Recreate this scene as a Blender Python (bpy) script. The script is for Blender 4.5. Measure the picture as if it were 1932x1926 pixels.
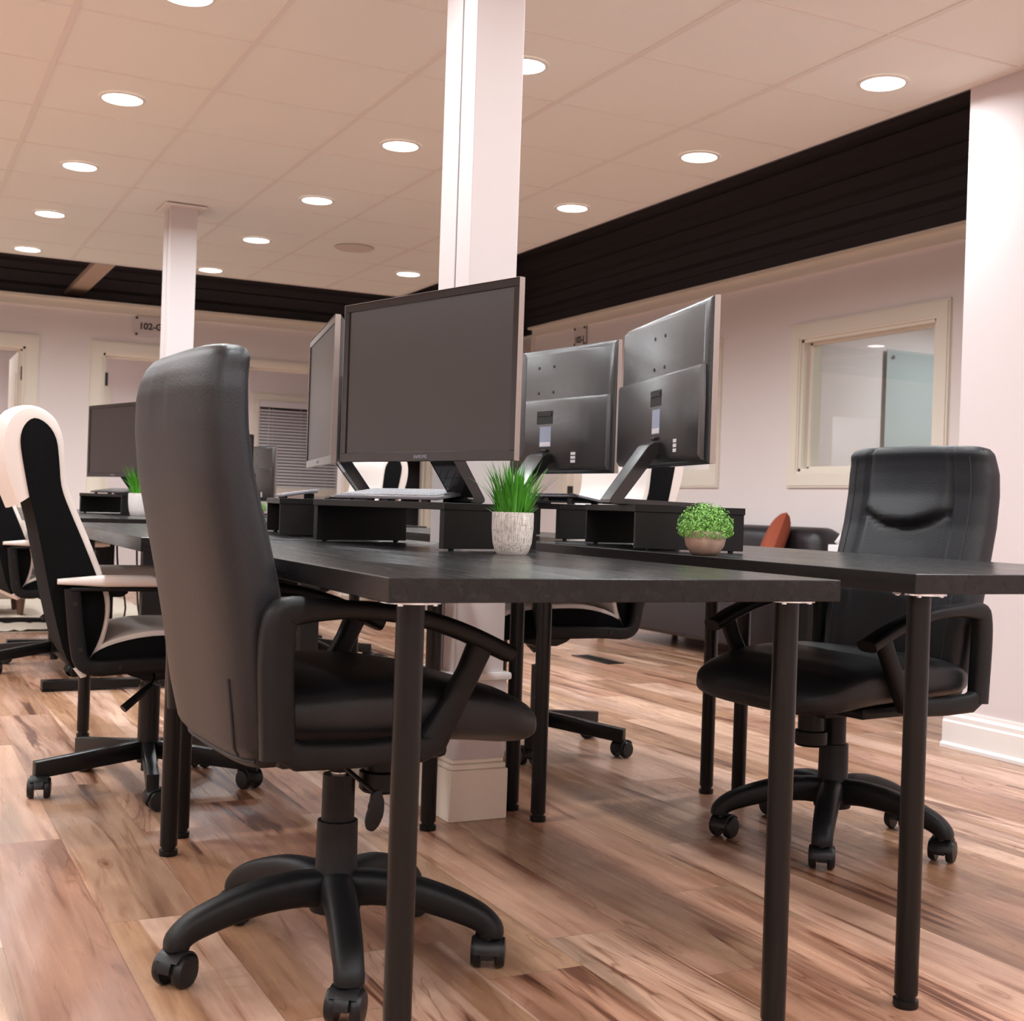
import bpy, bmesh, math, random
from mathutils import Vector, Matrix
random.seed(7)
PI = math.pi; R = math.radians
S = bpy.context.scene
for o in list(bpy.data.objects): bpy.data.objects.remove(o)
C = S.collection

# ------------------------------------------------------------------ camera
cam_d = bpy.data.cameras.new('camera'); cam = bpy.data.objects.new('camera', cam_d); C.objects.link(cam)
cam_d.sensor_fit = 'HORIZONTAL'; cam_d.sensor_width = 36.0; cam_d.lens = 2394.6*36/1932
PITCH, ROLL, YAW, EYE = -0.00134, 0.03321, 0.46409, 0.8311
fw = Vector((math.sin(YAW)*math.cos(PITCH), math.cos(YAW)*math.cos(PITCH), math.sin(PITCH)))
rt = Vector((math.cos(YAW), -math.sin(YAW), 0)); up = rt.cross(fw)
r2 = rt*math.cos(ROLL)+up*math.sin(ROLL); u2 = up*math.cos(ROLL)-rt*math.sin(ROLL)
M = Matrix((r2, u2, -fw)).transposed().to_4x4(); M.translation = Vector((0, 0, EYE))
cam.matrix_world = M; cam_d.clip_start = 0.05; cam_d.clip_end = 60
cam_d.dof.use_dof = True; cam_d.dof.focus_distance = 2.7; cam_d.dof.aperture_fstop = 10
S.camera = cam

# ------------------------------------------------------------------ world, exposure
W = bpy.data.worlds.new('world'); S.world = W; W.use_nodes = True
W.node_tree.nodes['Background'].inputs[0].default_value = (0.02, 0.02, 0.025, 1)
W.node_tree.nodes['Background'].inputs[1].default_value = 0.3
S.view_settings.view_transform = 'Standard'; S.view_settings.look = 'None'
S.view_settings.gamma = 1; S.view_settings.use_curve_mapping = False
S.view_settings.exposure = 0.27
LAMP_W = 12.0            # watts of one downlight
LAMP_COL = (0.90, 0.96, 1.0)
OFFICE_W = 22.0

# ------------------------------------------------------------------ helpers
def obj(name, bm, mat=None, parent=None, smooth=False, loc=None, rotz=0, mats=None):
    me = bpy.data.meshes.new(name)
    bm.normal_update(); bm.to_mesh(me); bm.free()
    if mats:
        for m in mats: me.materials.append(m)
    elif mat: me.materials.append(mat)
    if smooth:
        for p in me.polygons: p.use_smooth = True
        if smooth != 'all': me.set_sharp_from_angle(angle=math.radians(38))
    o = bpy.data.objects.new(name, me); C.objects.link(o)
    if parent: o.parent = parent
    if loc: o.location = loc
    if rotz: o.rotation_euler = (0, 0, rotz)
    return o
def thing(name, label, cat, loc=(0, 0, 0), rotz=0, group=None):
    o = bpy.data.objects.new(name, None); C.objects.link(o); o.empty_display_size = 0.1
    o.location = loc; o.rotation_euler = (0, 0, rotz); o['label'] = label; o['category'] = cat
    if group: o['group'] = group
    return o
def tag(o, label, cat, group=None):
    o['label'] = label; o['category'] = cat
    if group: o['group'] = group
    return o
def struct(o): o['kind'] = 'structure'; return o
def children(o): return list(o.children)
def copy_tree(o, parent=None):
    c = o.copy(); C.objects.link(c); c.parent = parent
    for ch in children(o): copy_tree(ch, c)
    return c
def BM(): return bmesh.new()
def box(bm, x0, x1, y0, y1, z0, z1, r=0.0, seg=2, mat=0, M=None):
    b = bmesh.new()
    vs = [b.verts.new((x, y, z)) for x in (x0, x1) for y in (y0, y1) for z in (z0, z1)]
    for f in ((0,1,3,2),(4,6,7,5),(0,4,5,1),(2,3,7,6),(0,2,6,4),(1,5,7,3)): b.faces.new([vs[i] for i in f])
    if r > 0: bmesh.ops.bevel(b, geom=list(b.edges), offset=r, segments=seg, affect='EDGES', profile=0.5)
    merge(bm, b, mat, M)
def merge(bm, b, mat=0, M=None):
    if M is not None: bmesh.ops.transform(b, matrix=M, verts=b.verts)
    bmesh.ops.recalc_face_normals(b, faces=b.faces)
    mp = {}
    for v in b.verts: mp[v] = bm.verts.new(v.co)
    for f in b.faces:
        try: nf = bm.faces.new([mp[v] for v in f.verts]); nf.material_index = mat; nf.smooth = f.smooth
        except ValueError: pass
    b.free()
def loft(bm, rings, cap=True, closed=False, mat=0, M=None):
    b = bmesh.new(); R = [[b.verts.new(p) for p in r] for r in rings]; n = len(R[0])
    m = len(R)
    for i in range(m if closed else m-1):
        A, B = R[i], R[(i+1) % m]
        for j in range(n):
            k = (j+1) % n
            b.faces.new((A[j], A[k], B[k], B[j]))
    if cap and not closed:
        b.faces.new(R[0]); b.faces.new(list(reversed(R[-1])))
    merge(bm, b, mat, M)
def lathe(bm, prof, n=32, cx=0, cy=0, mat=0, M=None, cap=True):
    loft(bm, [[(cx+r*math.cos(2*PI*j/n), cy+r*math.sin(2*PI*j/n), z) for j in range(n)] for r, z in prof], cap=cap, mat=mat, M=M)
def cyl(bm, p, q, r, r1=None, n=20, mat=0):
    p = Vector(p); q = Vector(q); d = (q-p).normalized(); r1 = r if r1 is None else r1
    a = d.orthogonal().normalized(); c = d.cross(a)
    loft(bm, [[tuple(P+(a*math.cos(2*PI*j/n)+c*math.sin(2*PI*j/n))*R) for j in range(n)] for P, R in ((p, r), (q, r1))], mat=mat)
def tube(bm, pts, r, n=8, mat=0):
    pts = [Vector(p) for p in pts]; rings = []; a = None
    for i, p in enumerate(pts):
        d = (pts[min(i+1, len(pts)-1)]-pts[max(i-1, 0)]).normalized()
        if a is None: a = d.orthogonal().normalized()
        a = (a-d*a.dot(d)).normalized(); c = d.cross(a)
        rr = r[i] if isinstance(r, (list, tuple)) else r
        rings.append([tuple(p+(a*math.cos(2*PI*j/n)+c*math.sin(2*PI*j/n))*rr) for j in range(n)])
    loft(bm, rings, mat=mat)
def prism(bm, poly, y0, y1, r=0.0, mat=0, M=None, seg=2):
    """poly in (x,z), extruded along y"""
    b = bmesh.new()
    A = [b.verts.new((x, y0, z)) for x, z in poly]; B = [b.verts.new((x, y1, z)) for x, z in poly]
    n = len(poly); b.faces.new(A); b.faces.new(list(reversed(B)))
    for j in range(n): b.faces.new((A[j], B[j], B[(j+1) % n], A[(j+1) % n]))
    if r > 0:
        ed = [e for e in b.edges if abs(e.verts[0].co.y-e.verts[1].co.y) < 1e-6]
        bmesh.ops.bevel(b, geom=ed, offset=r, segments=seg, affect='EDGES', profile=0.5)
    merge(bm, b, mat, M)
def sup(c, s, n):
    return math.copysign(abs(c)**(2/n), c), math.copysign(abs(s)**(2/n), s)
def catmull(P, k=6, closed=False):
    P = [Vector(p) for p in P]; out = []; n = len(P)
    rng = n if closed else n-1
    for i in range(rng):
        if closed: a, b, c, d = P[(i-1) % n], P[i], P[(i+1) % n], P[(i+2) % n]
        else: a, b, c, d = P[max(i-1, 0)], P[i], P[i+1], P[min(i+2, n-1)]
        for j in range(k):
            t = j/k
            out.append(0.5*((2*b)+(c-a)*t+(2*a-5*b+4*c-d)*t*t+(3*b-a-3*c+d)*t**3))
    if not closed: out.append(P[-1])
    return out
def interp(keys, z):
    if z <= keys[0][0]: return keys[0][1:]
    for a, b in zip(keys, keys[1:]):
        if z <= b[0]:
            t = (z-a[0])/(b[0]-a[0])
            return tuple(p+(q-p)*t for p, q in zip(a[1:], b[1:]))
    return keys[-1][1:]
def sweep(bm, path, hw, ht, n=14, e=4, mat=0, y=0.0, closed=False):
    """path of (x,z) points at depth y; half width hw along y, half thickness ht in the xz plane"""
    P = [Vector((p[0], 0, p[1])) for p in path]; rings = []; m = len(P)
    for i, p in enumerate(P):
        if closed: d = (P[(i+1) % m]-P[i-1]).normalized()
        else: d = (P[min(i+1, m-1)]-P[max(i-1, 0)]).normalized()
        nn = Vector((-d.z, 0, d.x)); w = hw[i] if isinstance(hw, list) else hw; t = ht[i] if isinstance(ht, list) else ht
        r = []
        for j in range(n):
            a, b = sup(math.cos(2*PI*(j+.5)/n), math.sin(2*PI*(j+.5)/n), e)
            q = p+nn*t*b; r.append((q.x, y+w*a, q.z))
        rings.append(r)
    loft(bm, rings, closed=closed, mat=mat)
def T(x, y, z, rz=0, rx=0, ry=0):
    return Matrix.Translation((x, y, z)) @ Matrix.Rotation(rz, 4, 'Z') @ Matrix.Rotation(ry, 4, 'Y') @ Matrix.Rotation(rx, 4, 'X')

# ------------------------------------------------------------------ materials
def mat(name, col, rough=0.5, metal=0.0, emit=None, es=0.0, spec=None, bump=None, coat=0.0, var=None, trans=0.0):
    m = bpy.data.materials.new(name); m.use_nodes = True; nt = m.node_tree; b = nt.nodes['Principled BSDF']
    b.inputs['Base Color'].default_value = (*col, 1); b.inputs['Roughness'].default_value = rough
    b.inputs['Metallic'].default_value = metal
    if spec is not None: b.inputs['Specular IOR Level'].default_value = spec
    if coat: b.inputs['Coat Weight'].default_value = coat; b.inputs['Coat Roughness'].default_value = 0.1
    if trans: b.inputs['Transmission Weight'].default_value = trans
    if emit: b.inputs['Emission Color'].default_value = (*emit, 1); b.inputs['Emission Strength'].default_value = es
    tc = nt.nodes.new('ShaderNodeTexCoord')
    if var:      # (scale vector, noise scale, amount)
        mp = nt.nodes.new('ShaderNodeMapping'); mp.inputs['Scale'].default_value = var[0]
        nz = nt.nodes.new('ShaderNodeTexNoise'); nz.inputs['Scale'].default_value = var[1]; nz.inputs['Detail'].default_value = 5
        nt.links.new(tc.outputs['Object'], mp.inputs['Vector']); nt.links.new(mp.outputs[0], nz.inputs['Vector'])
        mx = nt.nodes.new('ShaderNodeMix'); mx.data_type = 'RGBA'
        mx.inputs['A'].default_value = (*[c*(1-var[2]) for c in col], 1); mx.inputs['B'].default_value = (*[min(1, c*(1+var[2])) for c in col], 1)
        nt.links.new(nz.outputs['Fac'], mx.inputs['Factor']); nt.links.new(mx.outputs['Result'], b.inputs['Base Color'])
    if bump:     # (scale, strength, vector scale)
        mp = nt.nodes.new('ShaderNodeMapping'); mp.inputs['Scale'].default_value = bump[2] if len(bump) > 2 else (1, 1, 1)
        nz = nt.nodes.new('ShaderNodeTexNoise'); nz.inputs['Scale'].default_value = bump[0]; nz.inputs['Detail'].default_value = 4
        bp = nt.nodes.new('ShaderNodeBump'); bp.inputs['Strength'].default_value = bump[1]; bp.inputs['Distance'].default_value = 0.002
        nt.links.new(tc.outputs['Object'], mp.inputs['Vector']); nt.links.new(mp.outputs[0], nz.inputs['Vector'])
        nt.links.new(nz.outputs['Fac'], bp.inputs['Height']); nt.links.new(bp.outputs[0], b.inputs['Normal'])
    return m
def sh(r, g, b):
    f = lambda c: (c/255/12.92) if c/255 <= .04045 else ((c/255+.055)/1.055)**2.4
    return (f(r), f(g), f(b))
m_wall = mat('painted_wall', sh(240, 228, 225), 0.85, bump=(60, .05))
m_stub = mat('light_painted_wall', sh(208, 195, 194), 0.85, bump=(60, .05))
m_trim = mat('cream_trim_paint', sh(240, 229, 214), 0.45)
m_white = mat('white_paint', sh(232, 226, 222), 0.5)
m_col = mat('column_paint', sh(204, 195, 194), 0.55)
m_tile = mat('ceiling_tile', sh(243, 238, 230), 0.9, bump=(120, .3))
m_grid = mat('ceiling_grid_metal', sh(236, 226, 219), 0.6)
m_black = mat('black_corrugated_metal', (0.11, 0.092, 0.094), 0.5)
m_deck = mat('black_deck', (0.008, 0.007, 0.007), 0.7)
m_lamp = mat('lamp_diffuser', (0.9, 0.9, 0.9), 0.4, emit=(1, 0.95, 0.92), es=7)
m_lampring = mat('lamp_trim', sh(235, 228, 220), 0.5)
m_leather = mat('black_leather', (0.013, 0.013, 0.015), 0.42, spec=.32, bump=(260, .25), var=((1, 1, 1), 3, .12))
m_plastic = mat('black_plastic', (0.006, 0.006, 0.0065), 0.46, spec=.22, bump=(400, .15))
m_castor = mat('castor_plastic', (0.007, 0.007, 0.008), 0.38, spec=.3)
m_chrome = mat('chrome', (.7, .7, .7), .2, 1)
m_stitch = mat('seam_thread', (0.012, 0.012, 0.013), .6)
m_blackmetal = mat('black_powder_coat', (0.005, 0.0048, 0.005), 0.33, spec=.25)
m_fabric = mat('black_fabric', (0.004, 0.004, 0.0045), 0.9, spec=.1, bump=(500, .3))
m_wleather = mat('white_leather', sh(220, 209, 202), 0.42, bump=(200, .15))
m_bezel = mat('gloss_black_bezel', (0.014, 0.013, 0.014), 0.12)
m_screen = mat('screen_glass', (0.022, 0.018, 0.017), 0.27, spec=.55)
m_monback = mat('brushed_black_housing', (0.012, 0.0115, 0.013), 0.26, spec=1.0, bump=(120, .25, (1, 1, 30)))
m_edge = mat('silver_edge', sh(150, 138, 132), 0.38, 0.7)
m_silver = mat('silver_keyboard_shell', sh(125, 125, 132), 0.35, .4)
m_key = mat('grey_keys', sh(135, 135, 140), 0.5)
m_sticker = mat('sticker', sh(150, 155, 175), 0.5)
m_stickerw = mat('white_sticker', sh(215, 210, 215), 0.5)
m_port = mat('dark_port', (0.004, 0.004, 0.004), 0.6)
m_riser = mat('black_brown_laminate', (0.006, 0.0056, 0.0055), 0.42, spec=.25, var=((30, 30, 2), 4, .2))
m_sofa = mat('dark_leather', (0.024, 0.019, 0.022), 0.4, bump=(30, .4))
m_terra = mat('rust_fabric', sh(152, 72, 48), 0.9, bump=(300, .3))
m_grass = mat('grass_green', (0.075, 0.30, 0.022), 0.45, var=((1, 1, 1), 30, .45))
m_leaf = mat('leaf_green', (0.16, 0.36, 0.06), 0.5, var=((1, 1, 1), 60, .5))
m_hinge = mat('dark_bronze', (0.02, 0.018, 0.016), .4, .5)
m_ottoman = mat('taupe_cloth', sh(165, 145, 132), .9, bump=(300, .3))
m_oleg = mat('walnut_leg', sh(90, 60, 45), .5)
m_rug = mat('shag_rug', sh(205, 190, 172), .95)
m_night = mat('night_outside', (0.03, 0.035, 0.02), .9)
m_slat = mat('blind_slat', sh(230, 222, 222), .5)
m_teal = mat('glass_board', sh(190, 199, 198), .05)
m_dark = mat('dark_shelf', (0.05, 0.04, 0.04), .6)
m_ply = mat('unpainted_board', sh(185, 158, 138), .7, var=((2, 20, 2), 3, .15))
m_soil = mat('soil', (0.02, 0.015, 0.01), .9)
m_tissue = mat('tissue', sh(235, 230, 232), .9)
m_red = mat('red_plastic', (0.5, 0.01, 0.02), .4)
m_cable = mat('cable', (0.02, 0.015, 0.013), .5)

def glass_mat():
    m = bpy.data.materials.new('window_glass'); m.use_nodes = True; nt = m.node_tree; nt.nodes.clear()
    out = nt.nodes.new('ShaderNodeOutputMaterial'); tr = nt.nodes.new('ShaderNodeBsdfTransparent'); gl = nt.nodes.new('ShaderNodeBsdfGlossy')
    gl.inputs['Roughness'].default_value = 0.0; fr = nt.nodes.new('ShaderNodeFresnel'); fr.inputs['IOR'].default_value = 1.5
    ge = nt.nodes.new('ShaderNodeNewGeometry'); io = nt.nodes.new('ShaderNodeMath'); io.operation = 'MULTIPLY_ADD'
    io.inputs[1].default_value = 1/1.5-1.5; io.inputs[2].default_value = 1.5; nt.links.new(ge.outputs['Backfacing'], io.inputs[0]); nt.links.new(io.outputs[0], fr.inputs['IOR'])
    ad = nt.nodes.new('ShaderNodeMath'); ad.operation = 'MULTIPLY_ADD'; ad.inputs[1].default_value = 1.1; ad.inputs[2].default_value = 0.01; ad.use_clamp = True
    mx = nt.nodes.new('ShaderNodeMixShader'); tr.inputs[0].default_value = (.93, .95, .94, 1)
    nt.links.new(fr.outputs[0], ad.inputs[0]); nt.links.new(ad.outputs[0], mx.inputs[0])
    nt.links.new(tr.outputs[0], mx.inputs[1]); nt.links.new(gl.outputs[0], mx.inputs[2]); nt.links.new(mx.outputs[0], out.inputs[0])
    return m
m_glass = glass_mat()

class NT:
    def __init__(s, m): s.nt = m.node_tree
    def n(s, t, **k):
        o = s.nt.nodes.new(t)
        for a, b in k.items(): setattr(o, a, b)
        return o
    def l(s, a, b): s.nt.links.new(a, b)
    def math(s, op, a, b=None, c=None):
        o = s.n('ShaderNodeMath', operation=op)
        for i, v in enumerate((a, b, c)):
            if v is None: continue
            if hasattr(v, 'is_linked') or hasattr(v, 'links'): s.l(v, o.inputs[i])
            else: o.inputs[i].default_value = v
        return o.outputs[0]
    def ramp(s, fac, stops, interp='LINEAR'):
        r = s.n('ShaderNodeValToRGB'); r.color_ramp.interpolation = interp
        e = r.color_ramp.elements
        while len(e) > 1: e.remove(e[-1])
        e[0].position = stops[0][0]; e[0].color = (*stops[0][1], 1)
        for p, c in stops[1:]:
            q = e.new(p); q.color = (*c, 1)
        s.l(fac, r.inputs[0]); return r.outputs[0]
    def mix(s, f, a, b, mode='MIX'):
        o = s.n('ShaderNodeMix', data_type='RGBA', blend_type=mode)
        for k, v in (('Factor', f), ('A', a), ('B', b)):
            if hasattr(v, 'links'): s.l(v, o.inputs[k])
            else: o.inputs[k].default_value = v if k == 'Factor' else (*v, 1)
        return o.outputs['Result']
def floor_material():
    m = bpy.data.materials.new('hickory_laminate_floor'); m.use_nodes = True; k = NT(m); b = m.node_tree.nodes['Principled BSDF']
    tc = k.n('ShaderNodeTexCoord'); sp = k.n('ShaderNodeSeparateXYZ'); k.l(tc.outputs['Object'], sp.inputs[0])
    PW, PL = 0.19, 1.25
    u = k.math('DIVIDE', k.math('ADD', sp.outputs[0], 10.03), PW); row = k.math('FLOOR', u); fu = k.math('FRACT', u)
    wn = k.n('ShaderNodeTexWhiteNoise', noise_dimensions='1D'); k.l(row, wn.inputs['W'])
    v = k.math('ADD', k.math('DIVIDE', k.math('ADD', sp.outputs[1], 10.0), PL), k.math('MULTIPLY', wn.outputs['Value'], 7.3))
    col = k.math('FLOOR', v); fv = k.math('FRACT', v)
    cb = k.n('ShaderNodeCombineXYZ'); k.l(row, cb.inputs[0]); k.l(col, cb.inputs[1])
    w2 = k.n('ShaderNodeTexWhiteNoise', noise_dimensions='3D'); k.l(cb.outputs[0], w2.inputs['Vector'])
    rs = k.n('ShaderNodeSeparateColor'); k.l(w2.outputs['Color'], rs.inputs[0])
    # grain space, shifted per plank
    gx = k.math('ADD', k.math('MULTIPLY', sp.outputs[0], 1.0), k.math('MULTIPLY', rs.outputs[0], 31.0))
    gy = k.math('ADD', k.math('MULTIPLY', sp.outputs[1], 0.13), k.math('MULTIPLY', rs.outputs[1], 17.0))
    g = k.n('ShaderNodeCombineXYZ'); k.l(gx, g.inputs[0]); k.l(gy, g.inputs[1])
    g2 = k.n('ShaderNodeCombineXYZ'); k.l(gx, g2.inputs[0]); k.l(k.math('MULTIPLY', gy, .30), g2.inputs[1])
    g3 = k.n('ShaderNodeCombineXYZ'); k.l(gx, g3.inputs[0]); k.l(k.math('MULTIPLY', gy, .55), g3.inputs[1])
    def noise(scale, det, dist, vec=g.outputs[0], rough=.55):
        n = k.n('ShaderNodeTexNoise'); n.inputs['Scale'].default_value = scale; n.inputs['Detail'].default_value = det
        n.inputs['Distortion'].default_value = dist; n.inputs['Roughness'].default_value = rough; k.l(vec, n.inputs['Vector']); return n.outputs['Fac']
    big = noise(7, 3, 0.9); fine = noise(70, 5, 0.2, g2.outputs[0], rough=.6); streak = noise(12, 5, 1.3, g3.outputs[0]); mask = noise(5, 2, .5, g3.outputs[0])
    base = k.ramp(rs.outputs[2], [(0, sh(208, 172, 148)), (.22, sh(182, 140, 116)), (.4, sh(222, 192, 168)), (.6, sh(198, 158, 134)), (.8, sh(226, 198, 178)), (1, sh(166, 124, 102))], 'LINEAR')
    heart = k.ramp(rs.outputs[2], [(0, sh(188, 154, 126)), (.3, sh(168, 130, 103)), (.5, sh(176, 149, 129)), (.75, sh(194, 160, 130)), (1, sh(164, 126, 99))])
    sapn = noise(4.2, 2, .5, g3.outputs[0])
    base = k.mix(k.ramp(k.math('ADD', sapn, k.math('MULTIPLY', k.math('SUBTRACT', rs.outputs[0], .5), .12)), [(.475, (1, 1, 1)), (.50, (0, 0, 0))]), base, heart)
    tone = k.ramp(big, [(.30, (.58, .50, .46)), (.46, (.93, .90, .88)), (.56, (1.06, 1.05, 1.04)), (.72, (.78, .70, .64))])
    c = k.mix(1.0, base, tone, 'MULTIPLY')
    st = k.ramp(streak, [(.34, (.30, .20, .16)), (.40, (.82, .74, .70)), (.47, (1, 1, 1)), (.60, (1, 1, 1)), (.66, (.74, .66, .62)), (.69, (1, 1, 1))])
    c = k.mix(1.0, c, st, 'MULTIPLY')
    cf = k.math('FRACT', k.math('MULTIPLY', k.math('ADD', big, k.math('MULTIPLY', fine, .05)), 11.0))
    cl = k.ramp(cf, [(0, (.42, .31, .26)), (.07, (.86, .80, .77)), (.16, (1, 1, 1)), (.9, (1, 1, 1)), (1, (.42, .31, .26))])
    c = k.mix(k.ramp(mask, [(.48, (0, 0, 0)), (.62, (.8, .8, .8))]), c, k.mix(1.0, c, cl, 'MULTIPLY'))
    fi = k.ramp(fine, [(.3, (.80, .76, .74)), (.6, (1.06, 1.06, 1.06))])
    c = k.mix(.75, c, fi, 'MULTIPLY')
    # knots
    vo = k.n('ShaderNodeTexVoronoi'); vo.inputs['Scale'].default_value = 2.1; vm = k.n('ShaderNodeMapping'); vm.inputs['Scale'].default_value = (2.6, 1.0, 1)
    k.l(tc.outputs['Object'], vm.inputs[0]); k.l(vm.outputs[0], vo.inputs['Vector'])
    wob = k.math('ADD', vo.outputs['Distance'], k.math('MULTIPLY', k.math('SUBTRACT', fine, .5), .06))
    kn = k.ramp(wob, [(0, (.38, .27, .22)), (.035, (.62, .5, .44)), (.06, (.9, .86, .84)), (.075, (.72, .62, .56)), (.10, (1, 1, 1))])
    c = k.mix(1.0, c, kn, 'MULTIPLY')
    # seams
    du = k.math('MULTIPLY', k.math('MINIMUM', fu, k.math('SUBTRACT', 1.0, fu)), PW)
    dv = k.math('MULTIPLY', k.math('MINIMUM', fv, k.math('SUBTRACT', 1.0, fv)), PL)
    dd = k.math('MINIMUM', du, dv); seam = k.math('LESS_THAN', dd, 0.0011)
    c = k.mix(k.math('MULTIPLY', seam, .45), c, (.10, .06, .045))
    c = k.mix(1.0, c, (.86, .79, .755), 'MULTIPLY')
    k.l(c, b.inputs['Base Color'])
    rg = k.ramp(fine, [(.3, (.34,)*3), (.7, (.25,)*3)]); k.l(rg, b.inputs['Roughness'])
    bp = k.n('ShaderNodeBump'); bp.inputs['Strength'].default_value = .25; bp.inputs['Distance'].default_value = .001
    k.l(k.math('SUBTRACT', fine, k.math('MULTIPLY', seam, 2.0)), bp.inputs['Height']); k.l(bp.outputs[0], b.inputs['Normal'])
    return m
def desk_material():
    m = bpy.data.materials.new('black_brown_desk_laminate'); m.use_nodes = True; k = NT(m); b = m.node_tree.nodes['Principled BSDF']
    tc = k.n('ShaderNodeTexCoord'); mp = k.n('ShaderNodeMapping'); mp.inputs['Scale'].default_value = (40, 1.6, 40)
    k.l(tc.outputs['Object'], mp.inputs[0]); n = k.n('ShaderNodeTexNoise'); n.inputs['Scale'].default_value = 1.6; n.inputs['Detail'].default_value = 6; n.inputs['Distortion'].default_value = .38
    k.l(mp.outputs[0], n.inputs['Vector'])
    k.l(k.ramp(n.outputs['Fac'], [(.3, (.005, .0045, .0045)), (.55, (.009, .008, .008)), (.75, (.016, .014, .0145))]), b.inputs['Base Color'])
    k.l(k.ramp(n.outputs['Fac'], [(.3, (.30,)*3), (.7, (.20,)*3)]), b.inputs['Roughness']); b.inputs['Specular IOR Level'].default_value = .30
    bp = k.n('ShaderNodeBump'); bp.inputs['Strength'].default_value = .035; bp.inputs['Distance'].default_value = .001
    k.l(n.outputs['Fac'], bp.inputs['Height']); k.l(bp.outputs[0], b.inputs['Normal'])
    return m
def pot_material():
    m = bpy.data.materials.new('scratched_grey_ceramic'); m.use_nodes = True; k = NT(m); b = m.node_tree.nodes['Principled BSDF']
    tc = k.n('ShaderNodeTexCoord')
    def nz(sc, scale):
        mp = k.n('ShaderNodeMapping'); mp.inputs['Scale'].default_value = sc; k.l(tc.outputs['Object'], mp.inputs[0])
        n = k.n('ShaderNodeTexNoise'); n.inputs['Scale'].default_value = scale; n.inputs['Detail'].default_value = 4; k.l(mp.outputs[0], n.inputs['Vector']); return n.outputs['Fac']
    a = nz((14, 14, .9), 46); c = nz((1, 1, 22), 38)
    f = k.math('MINIMUM', a, k.math('ADD', c, .07))
    k.l(k.ramp(f, [(.36, sh(140, 130, 122)), (.47, sh(196, 188, 180)), (.6, sh(222, 214, 207))]), b.inputs['Base Color'])
    b.inputs['Roughness'].default_value = .8
    bp = k.n('ShaderNodeBump'); bp.inputs['Strength'].default_value = .5; bp.inputs['Distance'].default_value = .001
    k.l(f, bp.inputs['Height']); k.l(bp.outputs[0], b.inputs['Normal'])
    return m
m_floor = floor_material(); m_desk = desk_material(); m_pot = pot_material()
m_bowl = mat('glazed_taupe_ceramic', sh(165, 138, 122), .35, var=((1, 1, .35), 45, .4))
m_plainpot = mat('matt_white_pot', sh(205, 198, 194), .8)

# ================================================================== THE ROOM
CH = 2.454            # suspended ceiling
XE, YE = 3.60, 9.27   # its right and far edges
XW, YB = 5.10, 10.85  # office fronts on the right and at the back
WT = 2.40             # height of the office fronts
X0, Y0 = -4.2, -3.2
b = BM(); box(b, X0-.3, 8.6, Y0-.3, 14.9, -.05, 0); struct(obj('floor', b, m_floor))
# suspended ceiling: tiles, grid bars
b = BM(); box(b, X0, XE, Y0, YE, CH+.004, CH+.03); cl = struct(obj('ceiling', b, m_tile))
b = BM()
gx = 0.546; gy = 4.470
i = -8
while gx+.61*i < XE:
    x = gx+.61*i
    if x > X0: box(b, x-.0115, x+.0115, Y0, YE, CH, CH+.006)
    i += 1
j = -13
while gy+.61*j < YE:
    y = gy+.61*j
    if y > Y0: box(b, X0, XE, y-.0045, y+.0045, CH+.0005, CH+.006)
    j += 1
box(b, XE-.03, XE, Y0, YE, CH-.001, CH+.006); box(b, X0, XE, YE-.03, YE, CH-.001, CH+.006)
obj('ceiling_grid', b, m_grid, cl)
b = BM(); box(b, XE, XE+.012, 3.49, YE+.012, CH-.001, CH+.06); box(b, X0, XE, YE, YE+.012, CH-.001, CH+.06); obj('edge_fascia', b, m_black, cl)
# black upper level
b = BM(); box(b, X0, 9, Y0, 15, 3.45, 3.5); struct(obj('ceiling_black_deck', b, m_deck))
def ribbed(length, z0, z1):
    """ribbed sheet standing in xz plane along y"""
    bm = BM(); p = []
    z = z0; k = 0
    prof = []
    while z < z1:
        d = (0, .0, .045, .045)[k % 4]; prof.append((d, z)); z += (.09, .02, .06, .02)[k % 4]; k += 1
    prof.append((0, z1)); prof = prof+[(.06, z1), (.06, z0)]
    prism(bm, prof, 0, length); return bm
o = struct(obj('wall_upper_right', ribbed(YB+4.6-Y0, WT, 3.45), m_black)); o.location = (5.62, Y0, 0)
o = struct(obj('wall_upper_back', ribbed(5.62-X0, WT, 3.45), m_black)); o.rotation_euler = (0, 0, PI/2); o.location = (5.62, YB+.45, 0)
# side walls that close the room behind and left of the camera
b = BM(); box(b, X0-.1, X0, Y0, 14.9, 0, 3.45); struct(obj('wall_left', b, m_wall))
b = BM(); box(b, X0, 8.6, Y0-.1, Y0, 0, 3.45); struct(obj('wall_front', b, m_wall))
# stub wall at the right of the picture, baseboard
b = BM(); box(b, XE, XE+.12, Y0, 3.49, 0, 3.40); struct(obj('wall_stub', b, m_stub))
def base_profile(t=.016, h=.14):
    return [(0, 0), (-t-.010, 0), (-t-.010, .012), (-t-.004, .018), (-t, .02), (-t, h-.045), (-t+.004, h-.038), (-t+.004, h-.022), (-t+.009, h-.012), (-t+.010, h), (0, h)]
b = BM(); prism(b, base_profile(), Y0, 3.51); struct(obj('baseboard_stub', b, m_white, loc=(XE, 0, 0)))

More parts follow.
